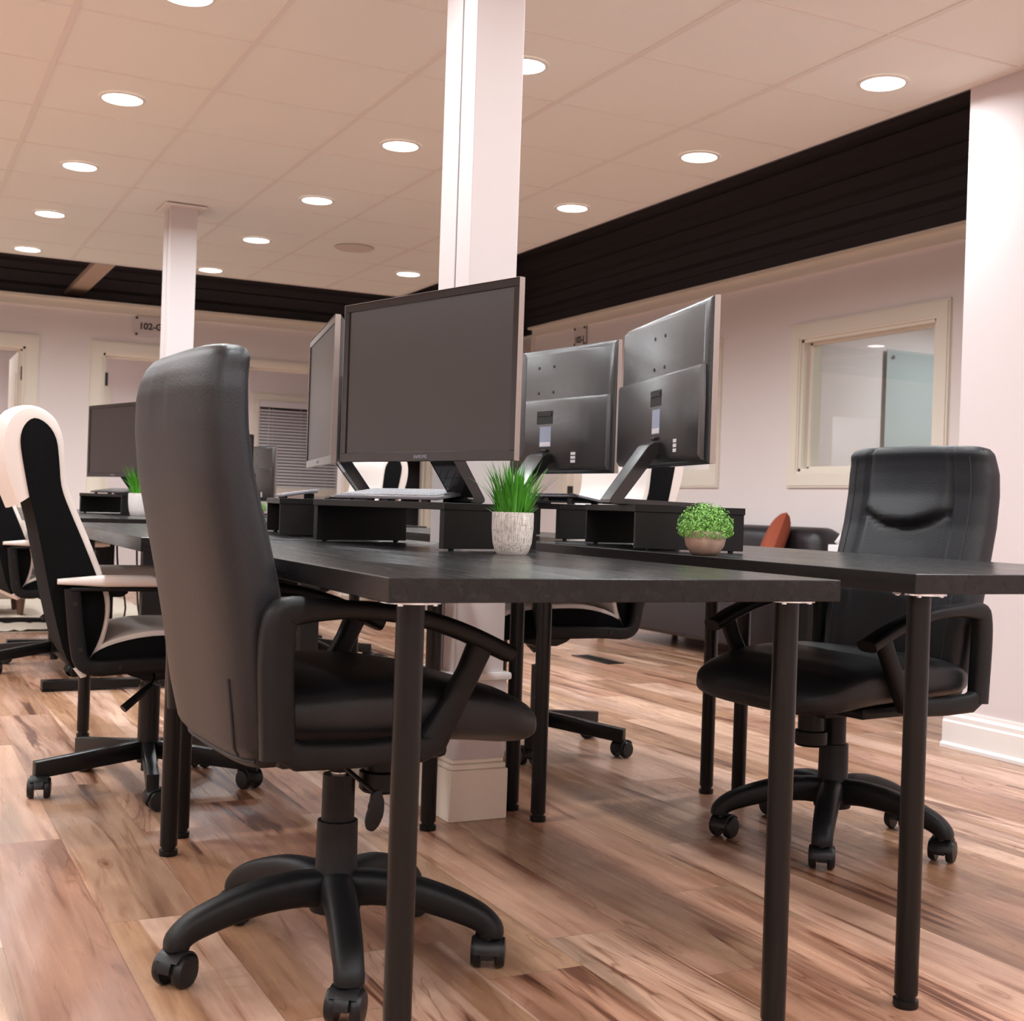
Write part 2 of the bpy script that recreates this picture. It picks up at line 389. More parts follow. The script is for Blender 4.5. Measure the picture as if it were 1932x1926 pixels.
def wall_with_holes(axis, p0, p1, a0, a1, z0, z1, holes, m, name):
    """wall normal to axis ('x' or 'y'), thickness p0..p1, running a0..a1, holes (lo,hi,zlo,zhi)"""
    bm = BM(); cuts = sorted({a0, a1, *[h[0] for h in holes], *[h[1] for h in holes]})
    for lo, hi in zip(cuts, cuts[1:]):
        mid = (lo+hi)/2; hs = sorted([h for h in holes if h[0] <= mid <= h[1]], key=lambda h: h[2])
        z = z0
        for h in hs+[(0, 0, z1, z1)]:
            if h[2] > z+1e-4:
                if axis == 'x': box(bm, p0, p1, lo, hi, z, h[2])
                else: box(bm, lo, hi, p0, p1, z, h[2])
            z = h[3]
    bmesh.ops.remove_doubles(bm, verts=bm.verts, dist=1e-5)
    return struct(obj(name, bm, m))
# right office front
RH = [(5.12, 6.24, 1.12, 1.935), (7.17, 8.00, 1.12, 1.935), (8.55, 9.20, 0, 2.03)]
wall_with_holes('x', XW, XW+.12, Y0, 9.85, 0, WT, RH, m_wall, 'wall_right')
# back office fronts
BH = [(0.25, 1.03, 0, 2.00), (1.63, 2.45, 0, 2.00), (2.83, 3.78, 0, 2.00), (3.98, 4.545, 0, 2.00)]
wall_with_holes('y', YB, YB+.12, X0, 8.4, 0, WT, BH, m_wall, 'wall_back')
# cap boards on the office fronts
b = BM(); box(b, XW-.05, XW+.5, Y0, 9.90, WT, WT+.02); box(b, XW-.022, XW, Y0, 9.87, WT-.065, WT); struct(obj('trim_1', b, m_trim))
b = BM(); box(b, X0, 5.6, YB-.05, YB+.44, WT, WT+.02); box(b, X0, 8.4, YB-.022, YB, WT-.065, WT); struct(obj('trim_2', b, m_trim))
b = BM(); box(b, XW-.012, XW+.13, 9.85, 9.90, 0, WT-.065); struct(obj('trim_3', b, m_trim))
# office interiors
b = BM(); box(b, XW+.12, 8.5, 6.62, 6.72, 0, WT); box(b, XW+.12, 8.5, 8.30, 8.40, 0, WT); box(b, 8.4, 8.5, 3.5, 14.4, 0, WT); box(b, XW+.12, 8.5, 3.5, 3.6, 0, WT); box(b, XW+.12, 8.4, 9.85, 9.95, 0, WT)
struct(obj('wall_office_right', b, m_wall))
b = BM(); box(b, 1.28, 1.38, YB+.12, 14.4, 0, WT); box(b, 2.56, 2.66, YB+.12, 13.0, 0, WT); box(b, 3.86, 3.92, YB+.12, 11.32, 0, WT); box(b, 4.85, 4.95, YB+.12, 11.32, 0, WT); box(b, -.35, -.25, YB+.12, 14.4, 0, WT)
box(b, 3.86, 4.95, 11.32, 11.40, 0, WT)
struct(obj('wall_office_partitions', b, m_wall))
BLD = [(1.15+.35, 2.17, .98, 1.96), (3.90, 4.90, .98, 1.98)]
wall_with_holes('y', 14.4, 14.5, X0, 8.5, 0, WT, BLD, m_wall, 'wall_exterior')
b = BM(); box(b, XW+.12, 8.5, 3.5, 14.5, WT-.03, WT+.0); box(b, X0, XW+.12, YB+.12, 14.5, WT-.03, WT); struct(obj('ceiling_offices', b, m_white))
b = BM(); box(b, X0, 8.5, 14.8, 14.85, -.5, 3.5); struct(obj('wall_night_outside', b, m_night))

def casing(name, axis, face, lo, hi, zlo, zhi, w, parent=None, sill=False, depth=.14):
    """moulded frame around an opening on the room side; face = wall surface coordinate"""
    bm = BM()
    def bar(a0, a1, z0, z1, ex=0.0):
        for (g, t0) in ((0, .016+ex), (.012, .022+ex)):
            if axis == 'x': box(bm, face-t0, face, a0+g, a1-g, z0+g if z0 > .01 else 0, z1-g)
            else: box(bm, a0+g, a1-g, face-t0, face, z0+g if z0 > .01 else 0, z1-g)
    bar(lo-w, lo, zlo-(w if sill else 0), zhi+w); bar(hi, hi+w, zlo-(w if sill else 0), zhi+w); bar(lo-w+.0004, hi+w-.0004, zhi, zhi+w-.0004, .0007)
    if sill: bar(lo-w+.0004, hi+w-.0004, zlo-w+.0004, zlo, .0007)
    # jambs
    def jb(a0, a1, z0, z1):
        if axis == 'x': box(bm, face-.004, face+depth, a0, a1, z0, z1)
        else: box(bm, a0, a1, face-.004, face+depth, z0, z1)
    j = .018
    jb(lo-.001, lo+j, zlo, zhi); jb(hi-j, hi+.001, zlo, zhi); jb(lo, hi, zhi-j, zhi+.001)
    if sill: jb(lo, hi, zlo-.001, zlo+j)
    # stops
    def stp(a0, a1, z0, z1):
        if axis == 'x': box(bm, face+.05, face+.085, a0, a1, z0, z1)
        else: box(bm, a0, a1, face+.05, face+.085, z0, z1)
    s = .032
    stp(lo+j, lo+s, zlo, zhi); stp(hi-s, hi-j, zlo, zhi); stp(lo+j, hi-j, zhi-s, zhi-j)
    if sill: stp(lo+j, hi-j, zlo+j, zlo+s)
    return obj(name, bm, m_trim, parent)
# interior windows on the right
for k, h in ((1, RH[0]), (2, RH[1])):
    f = struct(casing('window_%d' % k, 'x', XW, h[0], h[1], h[2], h[3], .10, sill=True))
    b = BM(); box(b, XW+.058, XW+.064, h[0]+.02, h[1]-.02, h[2]+.02, h[3]-.02); obj('pane', b, m_glass, f)
# doors
def hinge(parent, M):
    bm = BM(); box(bm, -.03, .03, -.004, .004, -.055, .055, .002, 1); cyl(bm, (0, -.006, -.055), (0, -.006, .055), .006, n=10)
    o = obj('hinge', bm, m_hinge, parent, True); o.matrix_local = M; return o
d1 = struct(casing('door_1', 'y', YB, BH[0][0], BH[0][1], 0, 2.0, .10))
b = BM(); box(b, .985, 1.022, YB+.10, YB+.86, .01, 1.97, .003, 1)
box(b, .978, .985, YB+.20, YB+.76, 1.15, 1.8); box(b, .978, .985, YB+.20, YB+.76, .2, .95)
ds = obj('door_slab', b, m_trim, d1)
hinge(d1, T(1.008, YB+.07, 1.79, PI/2))
d2 = struct(casing('door_2', 'y', YB, BH[1][0], BH[1][1], 0, 2.0, .10)); hinge(d2, T(1.65, YB+.046, 1.79)); 
d3 = struct(casing('door_3', 'y', YB, BH[2][0], BH[2][1], 0, 2.0, .055))
d4 = struct(casing('door_4', 'y', YB, BH[3][0], BH[3][1], 0, 2.0, .075))
d5 = struct(casing('door_5', 'x', XW, RH[2][0], RH[2][1], 0, 2.03, .13)); hinge(d5, T(XW+.03, 9.178, .98, PI)); 
# a low cabinet shelf seen in the dark room behind door 4
bs = thing('bookcase', 'dark bookcase with pale shelf edges inside the narrow back doorway', 'bookcase', (4.42, 11.31, 0))
b = BM(); box(b, -.4, .4, -.02, 0, 0, 1.5); box(b, -.4, -.38, -.3, 0, 0, 1.5); box(b, .38, .4, -.3, 0, 0, 1.5); obj('case', b, m_dark, bs)
for z in (.3, .62, .94, 1.26, 1.48):
    b = BM(); box(b, -.38, .38, -.3, -.02, z, z+.02); obj('shelf', b, m_dark, bs)

# exterior windows with blinds
def blinds_window(k, x0, x1, z0, z1, n):
    f = struct(casing('window_%d' % k, 'y', 14.4, x0, x1, z0, z1, .09, sill=True))
    b = BM(); box(b, x0, x1, 14.49, 14.495, z0, z1); obj('pane', b, m_glass, f)
    b = BM(); box(b, x0-.0, x1+.0, 14.35, 14.39, z1-.07, z1+.0, .004, 1)
    obj('blind_valance', b, m_slat, f)
    b = BM(); st = (z1-.09-z0)/n
    for i in range(n):
        z = z0+.02+st*i
        box(b, x0+.02, x1-.02, -.0155, .0155, -.0012, .0012, M=T(0, 14.40, z, rx=math.radians(50)))
    for x in (x0+.17, (x0+x1)/2, x1-.17): box(b, x-.002, x+.002, 14.382, 14.384, z0, z1-.07)
    obj('blind_slats', b, m_slat, f)
    b = BM(); tube(b, [(x0+.12, 14.37, z1-.08), (x0+.115, 14.37, z1-.5)], .004, 6); obj('blind_wand', b, m_slat, f)
blinds_window(3, BLD[0][0], BLD[0][1], BLD[0][2], BLD[0][3], 24)
blinds_window(4, BLD[1][0], BLD[1][1], BLD[1][2], BLD[1][3], 25)
# glass board in the right office
gb = thing('glass_marker_board', 'pale teal glass board seen through the large interior window', 'whiteboard', (6.71, 6.615, 0))
b = BM(); box(b, -.60, .60, -.026, -.020, .75, 2.0); obj('glass_sheet', b, m_teal, gb)
for x in (-.55, .55):
    for z in (.8, 1.95):
        b = BM(); cyl(b, (x, -.034, z), (x, 0, z), .014); obj('standoff', b, m_chrome, gb)
# board hanging in the black gap
b = BM(); box(b, 1.36, 1.50, YE+.02, YB+.4, 2.50, 2.54); tag(obj('timber_board', b, m_ply), 'plain tan board bridging the black gap beyond the tiled ceiling', 'board')

# signs
def text_mesh(txt, size, mt, parent, M, name='lettering', depth=.002, sx=1):
    cu = bpy.data.curves.new(name, 'FONT'); cu.body = txt; cu.size = size; cu.extrude = depth/2; cu.align_x = 'CENTER'; cu.align_y = 'CENTER'; cu.offset = size*.03
    to = bpy.data.objects.new(name, cu); C.objects.link(to)
    bpy.context.view_layer.update()
    me = bpy.data.meshes.new_from_object(to.evaluated_get(bpy.context.evaluated_depsgraph_get())); bpy.data.objects.remove(to)
    me.materials.clear(); me.materials.append(mt)
    o = bpy.data.objects.new(name, me); C.objects.link(o); o.parent = parent; o.matrix_local = M @ Matrix.Diagonal((sx, 1, 1, 1)); return o
m_acryl = mat('acrylic_plate', sh(228, 216, 214), .5)
m_letter = mat('dark_lettering', (.03, .025, .025), .5)
def sign(label, loc, rz, txt, w, h, tz):
    t = thing('room_number_sign', label, 'sign', loc, rz)
    b = BM(); box(b, -w/2, w/2, -.016, -.012, -h/2, h/2); obj('plate', b, m_acryl, t)
    for x in (-w/2+.02, w/2-.02):
        for z in (-h/2+.018, h/2-.018):
            b = BM(); cyl(b, (x, -.022, z), (x, 0, z), .010); obj('standoff', b, m_hinge, t)
    text_mesh(txt, h*.44, m_letter, t, T(0, -.0175, tz, rx=PI/2))
sign('clear room number plate reading 102-I above the right wall door', (XW, 9.03, 2.255), -PI/2, '102-I', .20, .165, -.03)
sign('clear room number plate reading 102 beside the thin rear column', (2.00, YB, 2.245), 0, '102-G', .27, .17, .0)

# ------------------------------------------------------------------ downlights
diff_me = None
def downlight(x, y, label, z=CH, w=LAMP_W, src=[None]):
    t = thing('downlight', label, 'ceiling light', (x, y, z), 0, 'round recessed downlights')
    if src[0] is None:
        b = BM(); lathe(b, [(.0, -.0015), (.03, -.004), (.06, -.0035), (.076, -.001), (.078, .004), (0, .004)], 40, cap=False); d = obj('diffuser', b, m_lamp, t, True)
        b = BM(); lathe(b, [(.078, .002), (.080, -.004), (.090, -.003), (.094, .002)], 40, cap=False); r = obj('trim_ring', b, m_lampring, t, True)
        L = bpy.data.lights.new('downlight_bulb', 'AREA'); L.shape = 'DISK'; L.size = .15; L.color = LAMP_COL; L.energy = w; L.spread = math.radians(165)
        lo = bpy.data.objects.new('bulb', L); C.objects.link(lo); lo.parent = t; lo.location = (0, 0, -.008)
        src[0] = (d, r, lo)
    else:
        for s in src[0]:
            c = s.copy(); C.objects.link(c); c.parent = t
            if c.type == 'LIGHT' and w != LAMP_W:
                c.data = c.data.copy(); c.data.energy = w
    return t
col_words = {-1.6: 'far left row', -.38: 'left row', .851: 'leftmost lit row', 2.071: 'middle row', 3.291: 'right hand row'}
names = {(.851, 0): 'round downlight at the very top left, cut by the picture edge',
 (.851, 1): 'large round downlight second from top in the left row', (.851, 2): 'round downlight third from top in the left row',
 (.851, 3): 'round downlight fourth from top in the left row', (.851, 4): 'smallest downlight of the left row, beside the black gap',
 (2.071, 0): 'round downlight half hidden behind the tall front column', (2.071, 1): 'round downlight left of the front column above the big screen',
 (2.071, 2): 'second downlight down of the middle row left of the front column', (2.071, 3): 'third downlight down of the middle row, right of the rear column',
 (2.071, 4): 'smallest downlight of the middle row, just right of the rear column top',
 (3.291, 0): 'largest downlight at right near the pale wall top', (3.291, 1): 'second downlight of the right row along the black strip',
 (3.291, 2): 'third downlight of the right row, right of the front column', (3.291, 4): 'smallest downlight of the right row, just above the big screen left of the column'}
for x in (.851, 2.071, 3.291):
    for k in range(5):
        if (x, k) == (3.291, 3): continue
        y = 4.165+1.22*k
        if x > 3: y = 3.62+1.176*k
        downlight(x, y, names[(x, k)])
for x in (-2.81, -1.59, -.37, .851, 2.071, 3.291):
    ys = [2.945, 1.725, .505, -.715, -1.935] if x > .5 else [7.825, 6.605, 5.385, 4.165, 2.945, 1.725, .505, -.715, -1.935][0:9:1]
    for y in ys:
        if (x > 3 and y > 2) or (x == -.37 and y < 3.5 and y > 0): continue
        downlight(x, y, 'round recessed downlight in the ceiling outside the picture')
t = thing('ceiling_speaker', 'round flat ceiling speaker grille, unlit, beside the middle row of lights', 'speaker', (2.666, 7.69, CH))
b = BM(); lathe(b, [(0, -.004), (.095, -.004), (.115, -.006), (.125, 0)], 40, cap=False); obj('grille', b, mat('grille_cloth', sh(215, 200, 190), .7), t, True)
# office lights
for (x, y, l) in ((6.5, 5.6, 'round downlight inside the right office'), (6.5, 7.5, 'round downlight inside the middle right office'), (6.2, 9.1, 'round downlight inside the far right office'),
                  (.4, 12.5, 'round downlight inside the leftmost back office'), (1.95, 12.4, 'round downlight inside the second back office'), (3.25, 12.4, 'round downlight inside the third back office')):
    downlight(x, y, l, WT-.03, OFFICE_W)

# ------------------------------------------------------------------ columns
def column(label, x, y, base):
    t = thing('support_column', label, 'column', (x, y, 0))
    top = CH+.05 if base else CH
    b = BM()
    # front casing board
    box(b, -.070, .070, -.095, -.060, .12, top, .002, 1)
    box(b, -.067, .067, -.060, .10, .12, top)
    box(b, -.073, -.067, -.095, -.012, .12, top, .002, 1); box(b, -.075, -.067, -.004, .10, .12, top, .002, 1)
    obj('shaft', b, m_col, t, True)
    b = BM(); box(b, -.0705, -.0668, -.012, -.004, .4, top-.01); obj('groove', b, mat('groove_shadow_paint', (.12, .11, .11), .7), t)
    b = BM()
    box(b, -.085, .085, -.112, .115, 0, .135, .002, 1); box(b, -.081, .081, -.106, .11, .135, .15, .003, 1); box(b, -.076, .076, -.101, .105, .15, .163, .003, 1)
    obj('plinth', b, m_trim, t, True)
    b = BM(); box(b, -.088, .088, -.114, .117, .372, .392, .006, 2); obj('collar', b, m_white, t, True)
    b = BM()
    box(b, -.078, .078, -.100, .105, .163, .372); obj('base_sleeve', b, m_col, t, True)
    return t
column('tall pale square column in the middle, rising between the front desks', 1.452, 3.155, True)
c2 = column('thinner looking pale square column further back, behind the black chair', 1.485, 7.24, False)
b = BM(); box(b, -.115, .115, -.14, .12, CH-.012, CH-.002, .002, 1); obj('ceiling_flange', b, m_grid, c2)
column_top = None

# ------------------------------------------------------------------ desks
def desk(label, x0, x1, y0, y1, top, legs, th=.034):
    t = thing('desk', label, 'desk', (x0, y0, 0), 0, 'black brown desks')
    b = BM(); box(b, 0, x1-x0, 0, y1-y0, top-th, top, .0012, 1); obj('desktop', b, m_desk, t)
    for (lx, ly) in legs:
        b = BM(); px, py = lx-x0, ly-y0
        lathe(b, [(.0195, .022), (.020, .024), (.020, top-th-.004)], 28, px, py)
        lathe(b, [(.0205, 0), (.0215, .002), (.0215, .013), (.0165, .015), (.0165, .022)], 28, px, py)
        lg = obj('leg', b, m_blackmetal, t, True)
        b = BM(); lathe(b, [(.045, top-th-.004), (.045, top-th)], 24, px, py)
        for a in (45, 135, 225, 315): cyl(b, (px+.036*math.cos(math.radians(a)), py+.036*math.sin(math.radians(a)), top-th-.007), (px+.036*math.cos(math.radians(a)), py+.036*math.sin(math.radians(a)), top-th-.003), .004, n=8)
        obj('mounting_plate', b, m_chrome, lg, True)
    return t
desk('black brown desk nearest the camera, carrying the grass pot and big screen', .607, 1.373, 1.567, 3.045, .735, [(.665, 1.632), (1.318, 1.632), (.630, 2.985), (1.29, 3.0)])
desk('black brown desk at the right with the round leafy plant on it', 1.55, 2.315, 1.587, 3.055, .745, [(1.604, 1.633), (2.262, 1.645), (1.604, 2.99), (2.261, 2.99)])
desk('black brown desk directly behind the nearest one, at the white chair', .56, 1.335, 3.07, 4.60, .735, [(.690, 3.135), (1.28, 3.15), (.655, 4.54), (1.28, 4.54)])
desk('black brown desk behind the right one, at the chair tucked under it', 1.548, 2.315, 3.08, 4.60, .745, [(1.592, 3.125), (2.245, 3.125), (1.62, 4.54), (2.25, 4.54)])
def t_desk(label, x0, x1, y0, y1, top, px):
    t = thing('frame_desk', label, 'desk', (x0, y0, 0), 0, 'desks of the rear group')
    b = BM(); box(b, 0, x1-x0, 0, y1-y0, top-.034, top, .0012, 1); obj('desktop', b, m_desk, t)
    for ly in (.14, y1-y0-.14):
        b = BM(); box(b, px-x0-.045, px-x0+.045, ly-.03, ly+.03, .045, top-.034, .003, 1)
        lg = obj('leg', b, m_blackmetal, t)
        b = BM(); box(b, .02, x1-x0-.04, ly-.035, ly+.035, .008, .045, .003, 1); box(b, .02, .07, ly-.035, ly+.035, 0, .008); box(b, x1-x0-.09, x1-x0-.04, ly-.035, ly+.035, 0, .008); obj('foot', b, m_blackmetal, lg)
    return t
t_desk('rear left desk in line with the white chair, past the pair of front desks', .62, 1.375, 5.5, 7.06, .735, 1.08)
t_desk('rear right desk beyond the screens with flat posts', 1.55, 2.31, 5.5, 7.06, .735, 1.79)
t_desk('furthest left desk of the rear group', .62, 1.34, 7.10, 8.65, .735, 1.08)
t_desk('furthest right desk of the rear group, holding the distant round plant', 1.57, 2.42, 7.10, 8.80, .735, 1.85)

# ------------------------------------------------------------------ monitor risers
def riser(label, corner, dvec, length, depth, z, h=.105, side=1):
    """corner = near end corner; dvec = direction of the long side; the depth goes to side*right of it"""
    a = math.atan2(dvec[1], dvec[0])
    t = thing('monitor_riser', label, 'monitor stand', (corner[0], corner[1], z), a, 'black open monitor risers')
    y0, y1 = (0, depth) if side > 0 else (-depth, 0)
    b = BM(); box(b, 0, length, y0, y1, h-.016, h, .0008, 1); obj('top_board', b, m_riser, t)
    for x in (0.002, length-.018):
        b = BM(); box(b, x, x+.016, y0+.002, y1-.002, .004, h-.016, .0008, 1); e = obj('end_panel', b, m_riser, t)
        for yy in (y0+.03, y1-.03):
            b = BM(); lathe(b, [(.006, 0), (.007, .004)], 12, x+.008, yy); obj('foot', b, m_port, e)
    return t
riser('open black riser under the biggest screen on the nearest desk', (1.10, 2.525), (-.136, .492), .515, .28, .735, side=-1)
riser('open black riser under the edge-on screen behind the nearest desk', (.993, 3.416), (.105, .504), .515, .28, .735, side=-1)
riser('open black riser on the second right desk, left of the nearer right riser', (1.75, 3.194), (-.13, .99), .50, .28, .745, side=-1)
riser('open black riser behind the round plant on the right desk', (1.561, 2.484), (.29, .957), .515, .265, .745, side=-1)
riser('distant black riser on the rear left desk below the small dark screen', (1.10, 6.575), (-.136, .492), .515, .28, .735, side=-1)

# ------------------------------------------------------------------ monitors
def monitor(label, L, R, z, base_z, fwd=-.10, brand=True, name_lbl='flat monitors'):
    L = Vector(L); R = Vector(R); d = R-L; w = d.length; a = math.atan2(d.y, d.x); mid = (L+R)/2
    w = min(max(w, .60), .625); h = .368
    t = thing('monitor', label, 'monitor', (mid.x, mid.y, base_z), a, name_lbl)
    zb = z-base_z; zt = zb+h; x0, x1 = -w/2, w/2
    b = BM(); box(b, x0, x1, 0, .006, zb, zt, .001, 1)
    # bezel as ring
    bz = .017
    box(b, x0, x1, -.004, 0, zt-bz, zt, .001, 1); box(b, x0, x1, -.004, 0, zb, zb+.021, .001, 1)
    box(b, x0, x0+bz, -.004, 0, zb+.021, zt-bz); box(b, x1-bz, x1, -.004, 0, zb+.021, zt-bz)
    f = obj('bezel', b, m_bezel, t)
    b = BM(); box(b, x0+bz, x1-bz, -.0012, .0, zb+.021, zt-bz); obj('screen', b, m_screen, t)
    b = BM(); e = .0008
    box(b, x0-e, x0+.0, -.005, .0085, zb, zt); box(b, x1, x1+e, -.005, .0085, zb, zt); box(b, x0-e, x1+e, -.005, .0085, zt, zt+e)
    obj('silver_side_band', b, m_edge, t)
    b = BM(); rr = [(y, q) for y, q in ((.006, .001), (.0095, .001), (.0225, .014), (.024, .018))]
    loft(b, [[(x0+q, y, zb+q), (x1-q, y, zb+q), (x1-q, y, zt-q), (x0+q, y, zt-q)] for y, q in rr])
    prism(b, [(.012, zb+.006), (.026, zb+.008), (.034, zb+.02), (.034, zb+.209), (.031, zb+.217), (.020, zb+.219)], x0+.010, x1-.012, .0015, M=T(0, 0, 0, PI/2) @ Matrix.Diagonal((1, -1, 1, 1)))
    hb = obj('rear_housing', b, m_monback, t, True)
    b = BM(); box(b, -.05, .03, .0335, .0345, zb+.145, zb+.183); box(b, -.045, .025, .0345, .0360, zb+.168, zb+.178); obj('port_recess', b, m_port, t)
    b = BM(); box(b, -.043, .013, .0335, .0346, zb+.078, zb+.137); s = obj('rating_label', b, m_sticker, t); s['label'] = 'grey rating label'
    b = BM(); box(b, -.041, .011, .0346, .0349, zb+.080, zb+.092); obj('white_strip', b, m_stickerw, s)
    for zz in (.030, .041, .052):
        b = BM(); box(b, -.165, -.143, .0335, .0345, zb+zz, zb+zz+.008); obj('small_sticker', b, m_stickerw, t)
    for xx in (-.035, .04):
        for zz in (.238, .313):
            b = BM(); cyl(b, (xx, .0235, zb+zz), (xx, .0247, zb+zz), .0045, n=12); obj('mount_hole', b, m_port, t)
    b = BM(); box(b, -.03, -.005, .033, .043, zb+.062, zb+.070, .002, 1); obj('control_stick', b, m_port, t)
    # stand: bent blade, then a plate running forward on the riser
    bw = .042
    pr = [(.028, zb+.052), (.042, zb+.058), (.058, zb+.050), (.150, .012), (.150, .004), (.142, 0), (fwd+.01, 0), (fwd, .003), (fwd+.01, .009), (.118, .013), (.038, zb+.028), (.028, zb+.024)]
    b = BM(); prism(b, [(p[0], p[1]) for p in pr], -bw, bw, .0015)
    st = obj('stand', b, m_bezel, t); st.rotation_euler = (0, 0, PI/2)
    if brand: text_mesh('SAMSUNG', .0105, m_silver, t, T(0, -.0045, zb+.010, rx=PI/2), 'brand_lettering', .0005, sx=1.0)
    return t
# L and R are the left and right ends of each screen as its user sees them
monitor('largest monitor facing left on the nearest desk, screen off', (.98, 2.864), (1.143, 2.274), .928, .840, .107)
monitor('monitor seen nearly edge-on left of the largest screen', (1.125, 3.596), (1.008, 3.018), .930, .840, .02)
monitor('monitor turned away with its back in shade, between the largest screen and the shiny one', (1.82, 3.0), (1.74, 3.62), .938, .850, .02)
monitor('monitor turned away with a shiny lit back, above the round plant', (1.628, 2.28), (1.783, 2.887), .944, .850)
monitor('small distant monitor facing left behind the black chair', (.98, 6.914), (1.143, 6.324), .925, .840, .02)
monitor('distant monitor mostly hidden, its right edge beside the black chair', (1.77, 7.33), (2.08, 7.80), .87, .735)
monitor('distant monitor showing its back in front of the window blinds', (2.325, 8.10), (2.24, 8.70), .825, .735, brand=False)

# ------------------------------------------------------------------ keyboards
def keyboard(label, x, y, z, dvec, L=.42, D=.13, flip=1, cm=None):
    a = math.atan2(dvec[1], dvec[0])
    t = thing('keyboard', label, 'keyboard', (x, y, z), a, 'silver keyboards on the risers')
    tilt = math.radians(9)*flip
    Mx = T(0, 0, .004+abs(D/2*math.sin(tilt)), rx=tilt)
    b = BM(); box(b, -L/2, L/2, -D/2, D/2, 0, .008, .002, 2, M=Mx); obj('case', b, cm or m_silver, t, True)
    b = BM()
    for r in range(5):
        n = 14
        for c in range(n):
            x0 = -L/2+.012+c*(L-.024)/n; box(b, x0, x0+(L-.024)/n-.003, -D/2+.012+r*.0215, -D/2+.030+r*.0215, .008, .0095, M=Mx)
    obj('keys', b, cm or m_key, t)
    hi = .004+2*abs(D/2*math.sin(tilt)); s = 1 if flip > 0 else -1
    for xx in (-L/2+.05, 0, L/2-.05):
        b = BM(); box(b, xx-.012, xx+.012, s*(D/2-.012)-.004, s*(D/2-.012)+.004, 0, hi-.003); obj('foot', b, m_port, t)
        b = BM(); box(b, xx-.012, xx+.012, -s*(D/2-.01)-.004, -s*(D/2-.01)+.004, 0, .0055); obj('foot', b, m_port, t)
keyboard('silver keyboard on the riser below the largest screen', 1.092, 2.785, .840, (.266, -.964), .40, .085)
keyboard('silver keyboard behind, its end just showing under the edge-on monitor', 1.135, 3.73, .840, (-.2, -.98), .30, .10)
keyboard('silver keyboard on the left riser of the right hand desks', 1.86, 3.40, .850, (-.13, .99), .34, .11)
keyboard('distant dark keyboard on the rear left riser', 1.11, 6.80, .840, (.266, -.964), .42, .10, 1, m_monback)

# ------------------------------------------------------------------ plants
def grass_plant(label, x, y, z, s=1.0, plain=False, seed=3):
    rnd = random.Random(seed)
    t = thing('potted_grass', label, 'plant', (x, y, z))
    b = BM(); lathe(b, [(0, 0), (.031*s, 0), (.036*s, .006*s), (.0415*s, .024*s), (.0445*s, .055*s), (.0445*s, .085*s), (.0435*s, .089*s), (.0410*s, .089*s), (.0405*s, .078*s), (0, .078*s)], 48, cap=False)
    obj('pot', b, m_plainpot if plain else m_pot, t, True)
    b = BM()
    for i in range(190):
        a = rnd.uniform(0, 2*PI); r0 = rnd.uniform(0, .034)*s; dirn = a+rnd.uniform(-.4, .4)
        short = rnd.random() < .16
        if short: r0 = rnd.uniform(.028, .038)*s
        Ln = (rnd.uniform(.03, .045) if short else rnd.uniform(.078, .132))*s; lean = (rnd.uniform(.5, 1.0) if short else rnd.uniform(.08, .48)*(.4+r0/(.028*s)))
        p = Vector((r0*math.cos(a), r0*math.sin(a), .076*s)); w = rnd.uniform(.0016, .0036)*s; n = 6
        ang = lean*.35; side = Vector((-math.sin(dirn+rnd.uniform(-.7, .7)), math.cos(dirn), 0)).normalized(); prev = None
        for k in range(n+1):
            ww = w*(1-(k/n)**2.2)+.0002
            q = (b.verts.new(p-side*ww), b.verts.new(p+side*ww))
            if prev: b.faces.new((prev[0], prev[1], q[1], q[0]))
            prev = q; ang += lean*(1.3 if not short else 1.0)/n
            p = p+Vector((math.cos(dirn)*math.sin(ang), math.sin(dirn)*math.sin(ang), math.cos(ang)))*Ln/n
    obj('grass_blades', b, m_grass, t)
    return t
def round_plant(label, x, y, z, s=1.0, seed=5):
    rnd = random.Random(seed)
    t = thing('potted_round_plant', label, 'plant', (x, y, z))
    b = BM(); lathe(b, [(0, 0), (.024*s, 0), (.033*s, .007*s), (.041*s, .020*s), (.0445*s, .034*s), (.043*s, .046*s), (.039*s, .053*s), (.036*s, .053*s), (.034*s, .045*s), (0, .045*s)], 48, cap=False)
    obj('bowl', b, m_bowl, t, True)
    b = BM()
    for i in range(2300):
        u = rnd.uniform(-.30, 1); th = rnd.uniform(0, 2*PI); rr = math.sqrt(max(0, 1-u*u)); k = rnd.uniform(.80, 1.03)
        c = Vector((rr*math.cos(th)*.060, rr*math.sin(th)*.060, .060+u*.052))*k; c.z = .058+(c.z-.058); c *= s
        nrm = Vector((rr*math.cos(th), rr*math.sin(th), u+.2)).normalized()
        nrm = (nrm+Vector((rnd.uniform(-.7, .7), rnd.uniform(-.7, .7), rnd.uniform(-.7, .7)))).normalized()
        q = nrm.orthogonal().normalized(); q.rotate(Matrix.Rotation(rnd.uniform(0, 6.28), 3, nrm)); v = nrm.cross(q); l = rnd.uniform(.0022, .0038)*s
        b.faces.new([b.verts.new(c+d) for d in (-q*l, v*l*.6+nrm*l*.2, q*l, -v*l*.6+nrm*l*.2)])
    for i in range(120):
        th = rnd.uniform(0, 2*PI); u = rnd.uniform(-.2, 1); rr = math.sqrt(max(0, 1-u*u))*.052
        tube(b, [(0, 0, .045*s), (rr*.5*math.cos(th)*s, rr*.5*math.sin(th)*s, (.052+u*.02)*s), (rr*math.cos(th)*s, rr*math.sin(th)*s, (.06+u*.045)*s)], .0006*s, 4)
    obj('leaf_ball', b, m_leaf, t)
    return t
grass_plant('tall green grass in a scratched grey pot on the nearest desk', 1.204, 2.40, .735)
round_plant('round leafy green ball in a taupe bowl on the right desk', 1.600, 2.262, .745)
